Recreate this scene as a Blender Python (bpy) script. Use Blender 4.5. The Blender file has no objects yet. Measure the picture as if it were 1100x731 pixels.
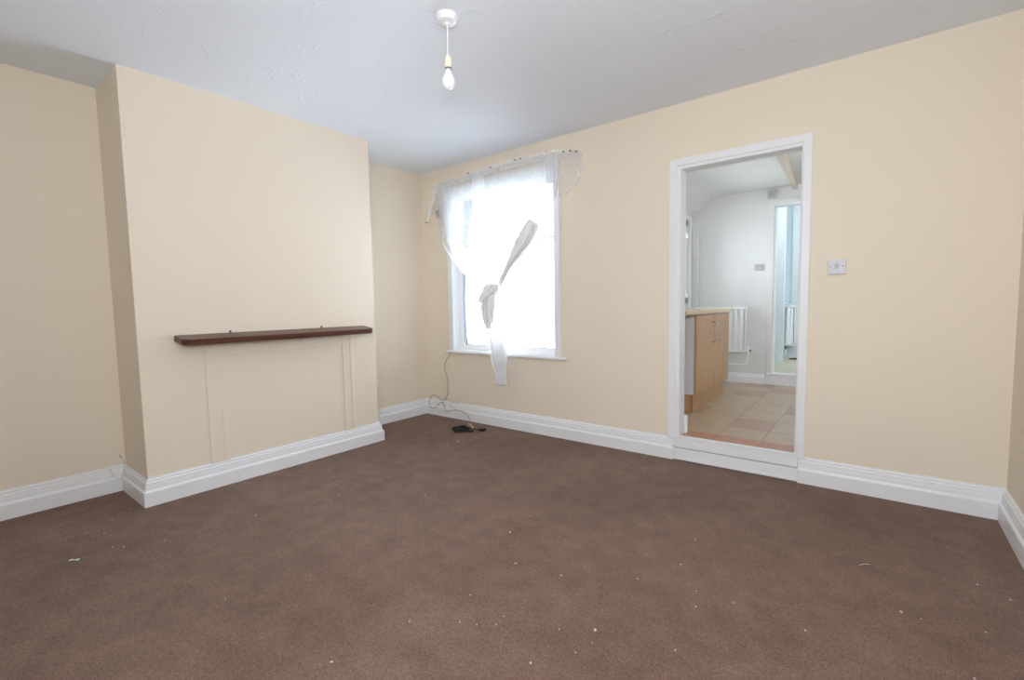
import bpy, bmesh, math, random
from mathutils import Vector, Matrix, noise
random.seed(7)
SC = bpy.context.scene
COL = SC.collection
V = Vector

# ------------------------------------------------------------------ materials
def mat(name, color, rough=.6, bump=0, bscale=200, var=0, vscale=3, spec=.3, metal=0, detail=4):
    m = bpy.data.materials.new(name); m.use_nodes = True
    nt = m.node_tree; N = nt.nodes; L = nt.links
    b = N['Principled BSDF']
    b.inputs['Base Color'].default_value = (*color, 1)
    b.inputs['Roughness'].default_value = rough
    b.inputs['Metallic'].default_value = metal
    b.inputs['Specular IOR Level'].default_value = spec
    tc = N.new('ShaderNodeTexCoord')
    if var:
        n = N.new('ShaderNodeTexNoise'); n.inputs['Scale'].default_value = vscale; n.inputs['Detail'].default_value = detail
        L.new(tc.outputs['Object'], n.inputs['Vector'])
        mx = N.new('ShaderNodeMix'); mx.data_type = 'RGBA'
        mx.inputs[6].default_value = tuple(c*(1-var) for c in color)+(1,)
        mx.inputs[7].default_value = tuple(min(1, c*(1+var)) for c in color)+(1,)
        L.new(n.outputs['Fac'], mx.inputs[0]); L.new(mx.outputs[2], b.inputs['Base Color'])
    if bump:
        n = N.new('ShaderNodeTexNoise'); n.inputs['Scale'].default_value = bscale; n.inputs['Detail'].default_value = 3
        L.new(tc.outputs['Object'], n.inputs['Vector'])
        bp = N.new('ShaderNodeBump'); bp.inputs['Strength'].default_value = bump; bp.inputs['Distance'].default_value = .002
        L.new(n.outputs['Fac'], bp.inputs['Height']); L.new(bp.outputs['Normal'], b.inputs['Normal'])
    return m

M = {}
M['cream'] = mat('cream emulsion', (.79, .708, .59), .75, .2, 90, .015, 1.3, .2)
M['white_paint'] = mat('white gloss paint', (.80, .82, .85), .35, .15, 60, .02, 8, .4)
M['kitchen_wall'] = mat('white emulsion', (.73, .735, .73), .8, .2, 90, .02, 2, .2)
M['kitchen_ceiling'] = mat('grey white ceiling', (.70, .705, .69), .8, .2, 60, .02, 2, .2)
M['room2_wall'] = mat('cool white wall', (.64, .69, .71), .7, .1, 60, .02, 2, .2)
M['upvc'] = mat('white upvc', (.93, .94, .96), .3, 0, 1, .01, 3)
M['gasket'] = mat('grey rubber gasket', (.30, .33, .38), .6, 0, 1, .05, 9)
M['plate'] = mat('aged white plastic', (.62, .62, .68), .4, 0, 1, .01, 5)
M['plate_dull'] = mat('dull grey plastic', (.50, .50, .50), .5, 0, 1, .03, 9)
M['blue_tape'] = mat('blue film edge', (.06, .18, .75), .5, 0, 1, .05, 9)
M['plastic'] = mat('white plastic', (.82, .82, .86), .35, 0, 1, .01, 5)
M['plastic_grey'] = mat('pale grey plastic', (.36, .37, .39), .5, 0, 1, .03, 9)
M['plastic_cream'] = mat('cream plastic', (.83, .79, .62), .4, 0, 1, .02, 9)
M['screw'] = mat('dull steel', (.25, .25, .27), .4, 0, 1, .1, 50, .5, .7)
M['screw_dark'] = mat('dark tarnished steel', (.10, .09, .085), .5, 0, 1, .1, 50, .5, .5)
M['chrome'] = mat('brushed steel', (.45, .43, .40), .3, 0, 1, .05, 50, .5, .9)
M['radiator'] = mat('white enamel', (.90, .91, .91), .3, 0, 1, .01, 3, .5)
M['bulb'] = mat('frosted bulb glass', (.90, .90, .93), .25, 0, 1, .01, 3, .5)
M['tile_beige'] = mat('beige floor tile', (.50, .385, .26), .32, .15, 30, .16, 7, .5)
M['tile_pink'] = mat('pinkish floor tile', (.43, .265, .195), .32, .15, 30, .14, 9, .5)
M['tile_terracotta'] = mat('terracotta floor tile', (.50, .245, .15), .35, .15, 30, .14, 9, .5)
M['grout'] = mat('brown grout', (.23, .17, .12), .8, .3, 90, .1, 20)
M['vinyl'] = mat('cream vinyl floor', (.55, .50, .38), .4, 0, 1, .06, 6)
M['black'] = mat('black rubber cable', (.018, .018, .02), .35, 0, 1, .1, 20, .5)
M['cable_grey'] = mat('grey brown cable', (.17, .14, .11), .5, 0, 1, .15, 30)
M['cable_pale'] = mat('pale cable', (.60, .53, .46), .5, 0, 1, .08, 20)
M['beam'] = mat('beige painted beam', (.52, .455, .37), .6, .1, 40, .04, 6)
M['white_board'] = mat('white melamine', (.62, .63, .66), .4, 0, 1, .02, 5)
M['crumb'] = mat('pale crumb', (.62, .56, .48), .8, 0, 1, .1, 90)
M['paper'] = mat('pale foil paper', (.62, .72, .72), .5, 0, 1, .1, 90)
M['dark_mat'] = mat('dark cloth', (.07, .06, .055), .9, .3, 60, .2, 20)

# carpet: brown pile with worn lighter patches and tiny pale specks
def carpet():
    m = bpy.data.materials.new('brown carpet pile'); m.use_nodes = True
    nt = m.node_tree; N = nt.nodes; L = nt.links; b = N['Principled BSDF']
    b.inputs['Roughness'].default_value = .95; b.inputs['Specular IOR Level'].default_value = .08
    b.inputs['Sheen Weight'].default_value = .08
    tc = N.new('ShaderNodeTexCoord')
    def nz(s, d=4, r=.5):
        n = N.new('ShaderNodeTexNoise'); n.inputs['Scale'].default_value = s; n.inputs['Detail'].default_value = d
        n.inputs['Roughness'].default_value = r; L.new(tc.outputs['Object'], n.inputs['Vector']); return n
    def ramp(src, p0, c0, p1, c1):
        r = N.new('ShaderNodeValToRGB'); r.color_ramp.elements[0].position = p0; r.color_ramp.elements[1].position = p1
        r.color_ramp.elements[0].color = (*c0, 1); r.color_ramp.elements[1].color = (*c1, 1); L.new(src, r.inputs[0]); return r
    def mix(f, a, b_, mode='MIX'):
        x = N.new('ShaderNodeMix'); x.data_type = 'RGBA'; x.blend_type = mode
        if isinstance(f, float): x.inputs[0].default_value = f
        else: L.new(f, x.inputs[0])
        for s, v in ((6, a), (7, b_)):
            if isinstance(v, tuple): x.inputs[s].default_value = (*v, 1)
            else: L.new(v, x.inputs[s])
        return x.outputs[2]
    big = nz(1.3, 5, .6); mid = nz(9, 5, .65); fine = nz(230, 2, .6); fine2 = nz(75, 3, .7)
    c = ramp(big.outputs['Fac'], .3, (.168, .110, .083), .72, (.226, .153, .119)).outputs[0]
    c = mix(.8, c, ramp(mid.outputs['Fac'], .3, (.78, .76, .75), .72, (1.13, 1.13, 1.12)).outputs[0], 'MULTIPLY')
    c = mix(.9, c, ramp(fine.outputs['Fac'], .3, (.55, .53, .52), .72, (1.5, 1.48, 1.46)).outputs[0], 'MULTIPLY')
    c = mix(.7, c, ramp(fine2.outputs['Fac'], .3, (.68, .67, .66), .72, (1.32, 1.3, 1.3)).outputs[0], 'MULTIPLY')
    vo = N.new('ShaderNodeTexVoronoi'); vo.inputs['Scale'].default_value = 26; L.new(tc.outputs['Object'], vo.inputs['Vector'])
    sp = ramp(vo.outputs['Distance'], .035, (.5, .5, .5), .07, (0, 0, 0))
    sel = N.new('ShaderNodeSeparateColor'); L.new(vo.outputs['Color'], sel.inputs[0])
    th = N.new('ShaderNodeMath'); th.operation = 'GREATER_THAN'; th.inputs[1].default_value = .72; L.new(sel.outputs[0], th.inputs[0])
    mu = N.new('ShaderNodeMath'); mu.operation = 'MULTIPLY'; L.new(th.outputs[0], mu.inputs[0]); L.new(sp.outputs[0], mu.inputs[1])
    c = mix(mu.outputs[0], c, (.42, .34, .27))
    L.new(c, b.inputs['Base Color'])
    bp = N.new('ShaderNodeBump'); bp.inputs['Strength'].default_value = .7; bp.inputs['Distance'].default_value = .004
    L.new(fine.outputs['Fac'], bp.inputs['Height'])
    bp2 = N.new('ShaderNodeBump'); bp2.inputs['Strength'].default_value = .35; bp2.inputs['Distance'].default_value = .01
    L.new(mid.outputs['Fac'], bp2.inputs['Height']); L.new(bp.outputs['Normal'], bp2.inputs['Normal'])
    L.new(bp2.outputs['Normal'], b.inputs['Normal'])
    return m
M['carpet'] = carpet()

def artex():
    m = mat('stippled white ceiling', (.785, .83, .905), .8, 0, 1, .012, 1.2, .15)
    nt = m.node_tree; N = nt.nodes; L = nt.links; b = N['Principled BSDF']
    tc = N.new('ShaderNodeTexCoord')
    # sparse flicks of raised plaster
    w = N.new('ShaderNodeTexNoise'); w.inputs['Scale'].default_value = 22; w.inputs['Detail'].default_value = 5; w.inputs['Distortion'].default_value = 1.2
    g = N.new('ShaderNodeTexNoise'); g.inputs['Scale'].default_value = 5; g.inputs['Detail'].default_value = 2
    L.new(tc.outputs['Object'], w.inputs['Vector']); L.new(tc.outputs['Object'], g.inputs['Vector'])
    r1 = N.new('ShaderNodeMapRange'); r1.inputs['From Min'].default_value = .52; r1.inputs['From Max'].default_value = .70; L.new(w.outputs['Fac'], r1.inputs['Value'])
    r2 = N.new('ShaderNodeMapRange'); r2.inputs['From Min'].default_value = .56; r2.inputs['From Max'].default_value = .70; L.new(g.outputs['Fac'], r2.inputs['Value'])
    mu = N.new('ShaderNodeMath'); mu.operation = 'MULTIPLY'; L.new(r1.outputs[0], mu.inputs[0]); L.new(r2.outputs[0], mu.inputs[1])
    bp = N.new('ShaderNodeBump'); bp.inputs['Strength'].default_value = .5; bp.inputs['Distance'].default_value = .010
    L.new(mu.outputs[0], bp.inputs['Height'])
    f = N.new('ShaderNodeTexNoise'); f.inputs['Scale'].default_value = 45; f.inputs['Detail'].default_value = 3; L.new(tc.outputs['Object'], f.inputs['Vector'])
    b2 = N.new('ShaderNodeBump'); b2.inputs['Strength'].default_value = .25; b2.inputs['Distance'].default_value = .004
    L.new(f.outputs['Fac'], b2.inputs['Height']); L.new(bp.outputs['Normal'], b2.inputs['Normal']); L.new(b2.outputs['Normal'], b.inputs['Normal'])
    return m
M['artex'] = artex()

def wood(name, c0, c1, scale, axis, rough=.35):
    m = bpy.data.materials.new(name); m.use_nodes = True
    nt = m.node_tree; N = nt.nodes; L = nt.links; b = N['Principled BSDF']
    b.inputs['Roughness'].default_value = rough; b.inputs['Specular IOR Level'].default_value = .4
    tc = N.new('ShaderNodeTexCoord'); mp = N.new('ShaderNodeMapping'); mp.inputs['Scale'].default_value = scale
    L.new(tc.outputs['Object'], mp.inputs['Vector'])
    n = N.new('ShaderNodeTexNoise'); n.inputs['Scale'].default_value = 3; n.inputs['Detail'].default_value = 6; n.inputs['Distortion'].default_value = .6
    L.new(mp.outputs[0], n.inputs['Vector'])
    r = N.new('ShaderNodeValToRGB'); r.color_ramp.elements[0].position = .35; r.color_ramp.elements[1].position = .68
    r.color_ramp.elements[0].color = (*c0, 1); r.color_ramp.elements[1].color = (*c1, 1)
    L.new(n.outputs['Fac'], r.inputs[0]); L.new(r.outputs[0], b.inputs['Base Color'])
    return m
M['mahogany'] = wood('dark stained wood', (.060, .022, .014), (.145, .058, .036), (12, 1.2, 25), 1, .35)
M['beech'] = wood('beech effect board', (.42, .235, .115), (.50, .30, .155), (8, 8, .8), 2, .35)
M['worktop'] = wood('pale wood worktop', (.56, .43, .27), (.68, .54, .36), (8, .8, 8), 1, .35)

def sheer(name, transp, col=(.90, .92, .96), tlf=.35):
    m = bpy.data.materials.new(name); m.use_nodes = True
    nt = m.node_tree; N = nt.nodes; L = nt.links
    for n in list(N): N.remove(n)
    out = N.new('ShaderNodeOutputMaterial')
    tr = N.new('ShaderNodeBsdfTransparent'); df = N.new('ShaderNodeBsdfDiffuse'); tl = N.new('ShaderNodeBsdfTranslucent')
    df.inputs[0].default_value = (*col, 1); tl.inputs[0].default_value = (*col, 1)
    a = N.new('ShaderNodeMixShader'); a.inputs[0].default_value = tlf; L.new(df.outputs[0], a.inputs[1]); L.new(tl.outputs[0], a.inputs[2])
    tc = N.new('ShaderNodeTexCoord'); n = N.new('ShaderNodeTexNoise'); n.inputs['Scale'].default_value = 14; n.inputs['Detail'].default_value = 3
    L.new(tc.outputs['Object'], n.inputs['Vector'])
    mr = N.new('ShaderNodeMapRange'); mr.inputs['From Min'].default_value = .3; mr.inputs['From Max'].default_value = .7
    mr.inputs['To Min'].default_value = max(0, 1-transp-.04); mr.inputs['To Max'].default_value = min(1, 1-transp+.04); L.new(n.outputs['Fac'], mr.inputs['Value'])
    x = N.new('ShaderNodeMixShader'); L.new(mr.outputs[0], x.inputs[0]); L.new(tr.outputs[0], x.inputs[1]); L.new(a.outputs[0], x.inputs[2])
    L.new(x.outputs[0], out.inputs[0]); return m
M['net'] = sheer('sheer white net', .62, tlf=.55)
M['net_thin'] = sheer('single sheer layer', .80)
M['net_mid'] = sheer('doubled net', .40, tlf=.5)
M['net_dense'] = sheer('bunched net', .30, (.88, .88, .90), .06)
M['net_fold'] = sheer('folded net', .0, (.93, .93, .95), .012)
def add_fade(m):
    nt = m.node_tree; N = nt.nodes; L = nt.links
    at = N.new('ShaderNodeAttribute'); at.attribute_name = 'fade'
    n = N.new('ShaderNodeTexNoise'); n.inputs['Scale'].default_value = 60; n.inputs['Detail'].default_value = 2
    mx = [x for x in N if x.type == 'MIX_SHADER' and x.inputs[0].is_linked][0]
    ad = N.new('ShaderNodeMath'); ad.operation = 'MULTIPLY_ADD'; ad.use_clamp = True; L.new(n.outputs['Fac'], ad.inputs[0]); ad.inputs[1].default_value = .25
    L.new(at.outputs['Fac'], ad.inputs[2]); mu = N.new('ShaderNodeMath'); mu.operation = 'MULTIPLY'; L.new(ad.outputs[0], mu.inputs[0]); L.new(at.outputs['Fac'], mu.inputs[1])
    pw = N.new('ShaderNodeMath'); pw.operation = 'POWER'; pw.use_clamp = True; L.new(mu.outputs[0], pw.inputs[0]); pw.inputs[1].default_value = .5
    L.new(pw.outputs[0], mx.inputs[0])
add_fade(M['net_fold'])
M['net_core'] = sheer('tightly knotted net', .0, (.93, .93, .95), .012)
M['net_tail'] = sheer('hanging net tail', .10, (.96, .97, 1), .25)

def pane_mat(name, frosted=False):
    m = bpy.data.materials.new(name); m.use_nodes = True
    nt = m.node_tree; N = nt.nodes; L = nt.links
    for n in list(N): N.remove(n)
    out = N.new('ShaderNodeOutputMaterial')
    tr = N.new('ShaderNodeBsdfTransparent'); gl = N.new('ShaderNodeBsdfGlossy'); gl.inputs['Roughness'].default_value = .02
    fr = N.new('ShaderNodeFresnel'); fr.inputs[0].default_value = 1.45
    tr.inputs[0].default_value = (.95, .97, .98, 1)
    x = N.new('ShaderNodeMixShader'); L.new(fr.outputs[0], x.inputs[0]); L.new(tr.outputs[0], x.inputs[1]); L.new(gl.outputs[0], x.inputs[2])
    if frosted:
        tl = N.new('ShaderNodeBsdfTranslucent'); tl.inputs[0].default_value = (.22, .25, .26, 1)
        y = N.new('ShaderNodeMixShader'); y.inputs[0].default_value = .97; L.new(x.outputs[0], y.inputs[1]); L.new(tl.outputs[0], y.inputs[2]); x = y
    L.new(x.outputs[0], out.inputs[0]); return m
M['glass'] = pane_mat('clear glass'); M['frosted'] = pane_mat('frosted glass', True)

# ------------------------------------------------------------------ mesh helpers
def obj(name, bm, m, parent=None, smooth=False, angle=None):
    me = bpy.data.meshes.new(name); bm.normal_update(); bm.to_mesh(me); bm.free()
    o = bpy.data.objects.new(name, me); COL.objects.link(o)
    for x in (m if isinstance(m, (list, tuple)) else [m]): me.materials.append(M[x])
    if smooth:
        for p in me.polygons: p.use_smooth = True
        if angle: me.set_sharp_from_angle(angle=math.radians(angle))
    if parent:
        o.parent = parent; o.matrix_parent_inverse = Matrix.Translation(-parent.location)
    return o
def empty(name, loc):
    o = bpy.data.objects.new(name, None); COL.objects.link(o); o.location = loc; o.empty_display_size = .1; return o
def tag(o, label, cat, group=None):
    o['label'] = label; o['category'] = cat
    if group: o['group'] = group
    return o
def struct(o, label, cat='wall'):
    o['kind'] = 'structure'; o['label'] = label; o['category'] = cat; return o
def box(bm, x0, x1, y0, y1, z0, z1, bev=0, seg=2, mi=0):
    vs = [bm.verts.new((x, y, z)) for x in (x0, x1) for y in (y0, y1) for z in (z0, z1)]
    fs = []
    for f in ((0, 1, 3, 2), (4, 6, 7, 5), (0, 4, 5, 1), (2, 3, 7, 6), (0, 2, 6, 4), (1, 5, 7, 3)):
        fc = bm.faces.new([vs[i] for i in f]); fc.material_index = mi; fs.append(fc)
    if bev:
        es = list({e for f in fs for e in f.edges})
        bmesh.ops.bevel(bm, geom=es, offset=bev, segments=seg, affect='EDGES', profile=.5)
    return bm
def B(*a, **k): return box(bmesh.new(), *a, **k)
def tube(bm, pts, r, n=10, closed=False, sub=6):
    P = [V(p) for p in pts]; Q = []
    if len(P) > 2:
        cnt = len(P) if closed else len(P)-1
        for i in range(cnt):
            if closed: a, b, c, d = P[i-1], P[i], P[(i+1) % len(P)], P[(i+2) % len(P)]
            else: a, b, c, d = P[max(i-1, 0)], P[i], P[i+1], P[min(i+2, len(P)-1)]
            for k in range(sub):
                t = k/sub
                Q.append(.5*((2*b)+(c-a)*t+(2*a-5*b+4*c-d)*t*t+(3*b-3*c+d-a)*t**3))
        if not closed: Q.append(P[-1])
    else: Q = P
    rings = []; up = V((0, 0, 1)); prev = None
    for i, q in enumerate(Q):
        nx = Q[(i+1) % len(Q)] if (closed or i < len(Q)-1) else q
        pv = Q[i-1] if (closed or i > 0) else q
        t = (nx-pv).normalized()
        if prev is None: s = t.cross(up if abs(t.z) < .9 else V((1, 0, 0))).normalized()
        else: s = (prev-t*prev.dot(t)).normalized()
        prev = s; w = t.cross(s)
        rr = r(i/max(1, len(Q)-1)) if callable(r) else r
        rings.append([bm.verts.new(q+(s*math.cos(2*math.pi*k/n)+w*math.sin(2*math.pi*k/n))*rr) for k in range(n)])
    m = len(rings)
    for i in range(m if closed else m-1):
        a, b = rings[i], rings[(i+1) % m]
        for k in range(n): bm.faces.new((a[k], a[(k+1) % n], b[(k+1) % n], b[k]))
    if not closed: bm.faces.new(rings[0][::-1]); bm.faces.new(rings[-1])
    return bm
def lathe(bm, prof, c, n=32, axis='z'):
    c = V(c); rings = []
    def pt(r, h, a):
        u, v = r*math.cos(a), r*math.sin(a)
        return c+(V((u, v, h)) if axis == 'z' else V((u, h, v)) if axis == 'y' else V((h, u, v)))
    for r, h in prof:
        rings.append([bm.verts.new(pt(0, h, 0))] if r < 1e-6 else [bm.verts.new(pt(r, h, 2*math.pi*k/n)) for k in range(n)])
    for a, b in zip(rings, rings[1:]):
        for k in range(n):
            k2 = (k+1) % n
            if len(a) == 1 and len(b) > 1: bm.faces.new((a[0], b[k], b[k2]))
            elif len(b) == 1 and len(a) > 1: bm.faces.new((a[k], b[0], a[k2]))
            elif len(a) > 1: bm.faces.new((a[k], b[k], b[k2], a[k2]))
    if len(rings[0]) > 1: bm.faces.new(rings[0])
    if len(rings[-1]) > 1: bm.faces.new(rings[-1][::-1])
    bmesh.ops.recalc_face_normals(bm, faces=bm.faces); return bm
def slab(axis, a0, a1, us, zs, holes=()):
    """wall slab of thickness a0..a1 across `axis` ('x' or 'y'), spanning us=(u0,u1), zs=(z0,z1) with rectangular holes (u0,u1,z0,z1)."""
    bm = bmesh.new()
    U = sorted({*us, *[h[0] for h in holes], *[h[1] for h in holes]}); Z = sorted({*zs, *[h[2] for h in holes], *[h[3] for h in holes]})
    U = [u for u in U if us[0] <= u <= us[1]]; Z = [z for z in Z if zs[0] <= z <= zs[1]]
    cache = {}
    def vt(a, u, z):
        k = (a, u, z)
        if k not in cache: cache[k] = bm.verts.new((u, a, z) if axis == 'y' else (a, u, z))
        return cache[k]
    def solid(i, j):
        if i < 0 or j < 0 or i >= len(U)-1 or j >= len(Z)-1: return False
        uc, zc = (U[i]+U[i+1])/2, (Z[j]+Z[j+1])/2
        return not any(h[0] < uc < h[1] and h[2] < zc < h[3] for h in holes)
    for i in range(len(U)-1):
        for j in range(len(Z)-1):
            if not solid(i, j): continue
            u0, u1, z0, z1 = U[i], U[i+1], Z[j], Z[j+1]
            bm.faces.new((vt(a0, u0, z0), vt(a0, u1, z0), vt(a0, u1, z1), vt(a0, u0, z1)))
            bm.faces.new((vt(a1, u0, z0), vt(a1, u0, z1), vt(a1, u1, z1), vt(a1, u1, z0)))
            if not solid(i-1, j): bm.faces.new((vt(a0, u0, z0), vt(a0, u0, z1), vt(a1, u0, z1), vt(a1, u0, z0)))
            if not solid(i+1, j): bm.faces.new((vt(a0, u1, z0), vt(a1, u1, z0), vt(a1, u1, z1), vt(a0, u1, z1)))
            if not solid(i, j-1): bm.faces.new((vt(a0, u0, z0), vt(a1, u0, z0), vt(a1, u1, z0), vt(a0, u1, z0)))
            if not solid(i, j+1): bm.faces.new((vt(a0, u0, z1), vt(a0, u1, z1), vt(a1, u1, z1), vt(a1, u0, z1)))
    bmesh.ops.recalc_face_normals(bm, faces=bm.faces)
    return bm
def sweep(path, prof, i0, i1, closed_prof=True):
    """sweep (out,z) profile along XY path segment i0->i1 with mitred joints; outward = right-hand side of travel."""
    bm = bmesh.new(); P = [V((p[0], p[1])) for p in path]; rings = []
    for i in (i0, i1):
        def nrm(a, b): d = (P[b]-P[a]).normalized(); return V((d.y, -d.x))
        ns = []
        if i > 0: ns.append(nrm(i-1, i))
        if i < len(P)-1: ns.append(nrm(i, i+1))
        m = ns[0] if len(ns) == 1 else (ns[0]+ns[1])/(1+ns[0].dot(ns[1]))
        rings.append([bm.verts.new((P[i].x+m.x*o, P[i].y+m.y*o, z)) for o, z in prof])
    n = len(prof); a, b = rings
    for k in range(n): bm.faces.new((a[k], a[(k+1) % n], b[(k+1) % n], b[k]))
    bm.faces.new(a[::-1]); bm.faces.new(b)
    bmesh.ops.recalc_face_normals(bm, faces=bm.faces); return bm

H, W, D, Y1, Y2 = 2.45, 4.2584, .4492, -.9331, -2.5181
YB = -4.35            # rear wall
ZK = .165             # kitchen floor level
# ------------------------------------------------------------------ room shell
f = struct(obj('floor', B(0, W, YB, 0, -.05, 0), 'carpet'), 'worn brown carpet covering the whole room floor', 'floor')
struct(obj('ceiling', B(-.1, W+.1, YB-.1, .1, H, H+.08), 'artex'), 'white textured ceiling of the cream room', 'ceiling')
struct(obj('wall_left', B(-.1, 0, YB-.1, .1, -.05, H), 'cream'), 'cream left wall forming the alcoves beside the chimney breast')
WIN = (.385, 1.665, .678, 2.245); DOOR = (2.618, 3.372, ZK-.005, 2.037)
struct(obj('wall_window', slab('y', 0, .1, (0, W), (-.05, H), [WIN, DOOR]), 'cream'), 'cream wall holding the window and the kitchen doorway')
struct(obj('wall_right', B(W, W+.1, YB-.1, .1, -.05, H), 'cream'), 'cream right wall at the edge of the view')
struct(obj('wall_rear', B(0, W, YB-.1, YB, -.05, H), 'cream'), 'cream rear wall behind the camera')
struct(obj('wall_chimney', B(0, D, Y2, Y1, 0, H), 'cream'), 'cream chimney breast projecting from the left wall')

# ------------------------------------------------------------------ baseboards
PROF = [(0, 0), (.030, 0), (.0305, .080), (.028, .086), (.0215, .089), (.019, .094), (.0185, .110), (.0170, .118), (.0165, .127),
        (.0155, .133), (.0115, .1365), (.0085, .1375), (.0085, .1395), (.0105, .142), (.0095, .1475), (.003, .1515), (0, .152)]
path = [(0, YB), (0, Y2), (D, Y2), (D, Y1), (0, Y1), (0, 0), (2.605, 0)]
names = ['baseboard_left', 'baseboard_chimney_side', 'baseboard_chimney', 'baseboard_chimney_return', 'baseboard_alcove', 'baseboard_window']
labs = ['white moulded baseboard along the near left alcove wall', 'short white baseboard on the near side of the chimney breast',
        'white moulded baseboard along the front of the chimney breast', 'white baseboard on the far side of the chimney breast',
        'white baseboard along the far alcove wall', 'white moulded baseboard under the window']
for i, n in enumerate(names):
    struct(obj(n, sweep(path, PROF, i, i+1), 'white_paint'), labs[i], 'baseboard')
path2 = [(3.367, 0), (W, 0), (W, YB)]
struct(obj('baseboard_door', sweep(path2, PROF, 0, 1), 'white_paint'), 'white moulded baseboard right of the kitchen doorway', 'baseboard')
struct(obj('baseboard_right', sweep(path2, PROF, 1, 2), 'white_paint'), 'white moulded baseboard along the right wall', 'baseboard')
# uneven white paint edge above the baseboards
def wavy(p0, p1, normal, seed):
    bm = bmesh.new(); p0, p1, n = V(p0), V(p1), V(normal); Ln = (p1-p0).length; k = max(4, int(Ln/.02)); prev = None
    for i in range(k+1):
        p = p0+(p1-p0)*i/k
        h = .006+.007*abs(noise.noise(V((i*.13+seed, seed, 0))))+.002*noise.noise(V((i*.9, seed, 3)))
        q = [bm.verts.new(p+n*.0012+V((0, 0, .150))), bm.verts.new(p+n*.0012+V((0, 0, .150+h))), bm.verts.new(p+V((0, 0, .151+h)))]
        if prev:
            for a in range(2): bm.faces.new((prev[a], q[a], q[a+1], prev[a+1]))
        prev = q
    bmesh.ops.recalc_face_normals(bm, faces=bm.faces); return bm
for i, (a, b, n) in enumerate([((0, YB, 0), (0, Y2, 0), (1, 0, 0)), ((D, Y2, 0), (D, Y1, 0), (1, 0, 0)), ((0, 0, 0), (2.56, 0, 0), (0, -1, 0)), ((3.40, 0, 0), (W, 0, 0), (0, -1, 0)), ((W, 0, 0), (W, YB, 0), (-1, 0, 0))]):
    struct(obj('trim_%d' % (i+1), wavy(a, b, n, i*7.3), 'white_paint'), 'uneven white paint edge along the ' + ['near alcove', 'chimney', 'window wall', 'doorway wall', 'right wall'][i]+' baseboard top', 'trim')

# boarded fireplace outline on the chimney front
bm = bmesh.new(); t = D+.006
box(bm, D, t, -2.19, -2.085, .153, .91, .003); box(bm, D, t, -1.245, -1.150, .153, .91, .003)
box(bm, D, t-.002, -2.09, -1.24, .825, .91, .002)
box(bm, D, t+.002, -2.112, -2.093, .160, .50, .001); box(bm, D, t+.003, -1.182, -1.158, .155, .88, .001)
struct(obj('trim_fireplace', bm, 'cream'), 'cream painted raised boards outlining the blocked fireplace', 'trim')

# ------------------------------------------------------------------ doorway
d = struct(empty('door_1', (3.0, 0, 0)), 'white framed open doorway up a step into the kitchen', 'doorway')
ax0, ax1, az = 2.5645, 3.3987, 2.0802; ix0, ix1, iz = 2.618, 3.372, 2.037
def arch_frame(bm, o0, o1, oz, prof, zb, ybase, sgn=-1):
    """prof: list of (inward offset from outer edge, outward projection)"""
    rings = []
    for (x, z, sx) in ((o0, zb, 1), (o0, oz, 1), (o1, oz, -1), (o1, zb, -1)):
        top = z == oz
        rings.append([bm.verts.new((x+sx*i, ybase+sgn*p, z-(i if top else 0))) for i, p in prof])
    n = len(prof)
    for a, b in zip(rings, rings[1:]):
        for k in range(n): bm.faces.new((a[k], a[(k+1) % n], b[(k+1) % n], b[k]))
    bm.faces.new(rings[0][::-1]); bm.faces.new(rings[-1]); bmesh.ops.recalc_face_normals(bm, faces=bm.faces); return bm
obj('architrave', arch_frame(bmesh.new(), ax0, ax1, az, [(0, 0), (0, .016), (.004, .019), (.044, .019), (.047, .014), (.051, .012), (.0535, .009), (.0535, 0)], .1515, 0), 'white_paint', d)
obj('jamb', arch_frame(bmesh.new(), ix0, ix1, iz, [(0, -.0), (0, .012), (.022, .012), (.0245, .009), (.0245, -.10), (0, -.10)], ZK, 0), 'white_paint', d)
obj('step_riser', B(2.6055, 3.366, -.020, 0, .092, .166, .003), 'white_paint', d)
bm = B(2.6055, 3.366, -.027, -.001, .006, .086, .002); box(bm, 2.6055, 3.366, -.031, -.026, .006, .022, .002)
obj('riser_board', bm, 'white_paint', d)
obj('threshold', B(2.6055, 3.366, -.026, .016, .164, .172, .003), 'white_paint', d)

# ------------------------------------------------------------------ window
w = struct(empty('window_1', (1.0, .05, .68)), 'bright white framed window behind the knotted net curtain', 'window')
x0, x1, z0, z1 = WIN
obj('architrave', arch_frame(bmesh.new(), x0-.004, x1+.004, z1+.004, [(0, 0), (0, .015), (.003, .018), (.052, .018), (.058, .012), (.060, 0)], z0-.001, 0), 'white_paint', w)
bm = bmesh.new(); q = .055
box(bm, x0+q-.004, x0+q, -.0, .13, z0, z1-.05); box(bm, x1-q, x1-q+.004, -.0, .13, z0, z1-.05); box(bm, x0+q, x1-q, 0, .13, z1-q, z1-q+.004)
obj('reveal', bm, 'white_paint', w)
fx0, fx1, fz0, fz1 = x0+q, x1-q, z0, z1-q
bm = bmesh.new(); s = .055
for a in ((fx0, fx0+s, fz0, fz1), (fx1-s, fx1, fz0, fz1), (fx0+s, fx1-s, fz1-s, fz1), (fx0+s, fx1-s, fz0, fz0+s), (fx0+s, fx1-s, 1.684, 1.696)):
    box(bm, a[0], a[1], .075, .13, a[2], a[3], .004)
obj('frame', bm, 'upvc', w)
bm = bmesh.new()
for lo, hi in ((fz0+s, 1.684), (1.696, fz1-s)):
    for a in ((fx0+s, fx0+s+.006, lo, hi), (fx1-s-.006, fx1-s, lo, hi), (fx0+s, fx1-s, hi-.006, hi), (fx0+s, fx1-s, lo, lo+.006)):
        box(bm, a[0], a[1], .088, .096, a[2], a[3])
obj('gasket', bm, 'gasket', w)
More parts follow.
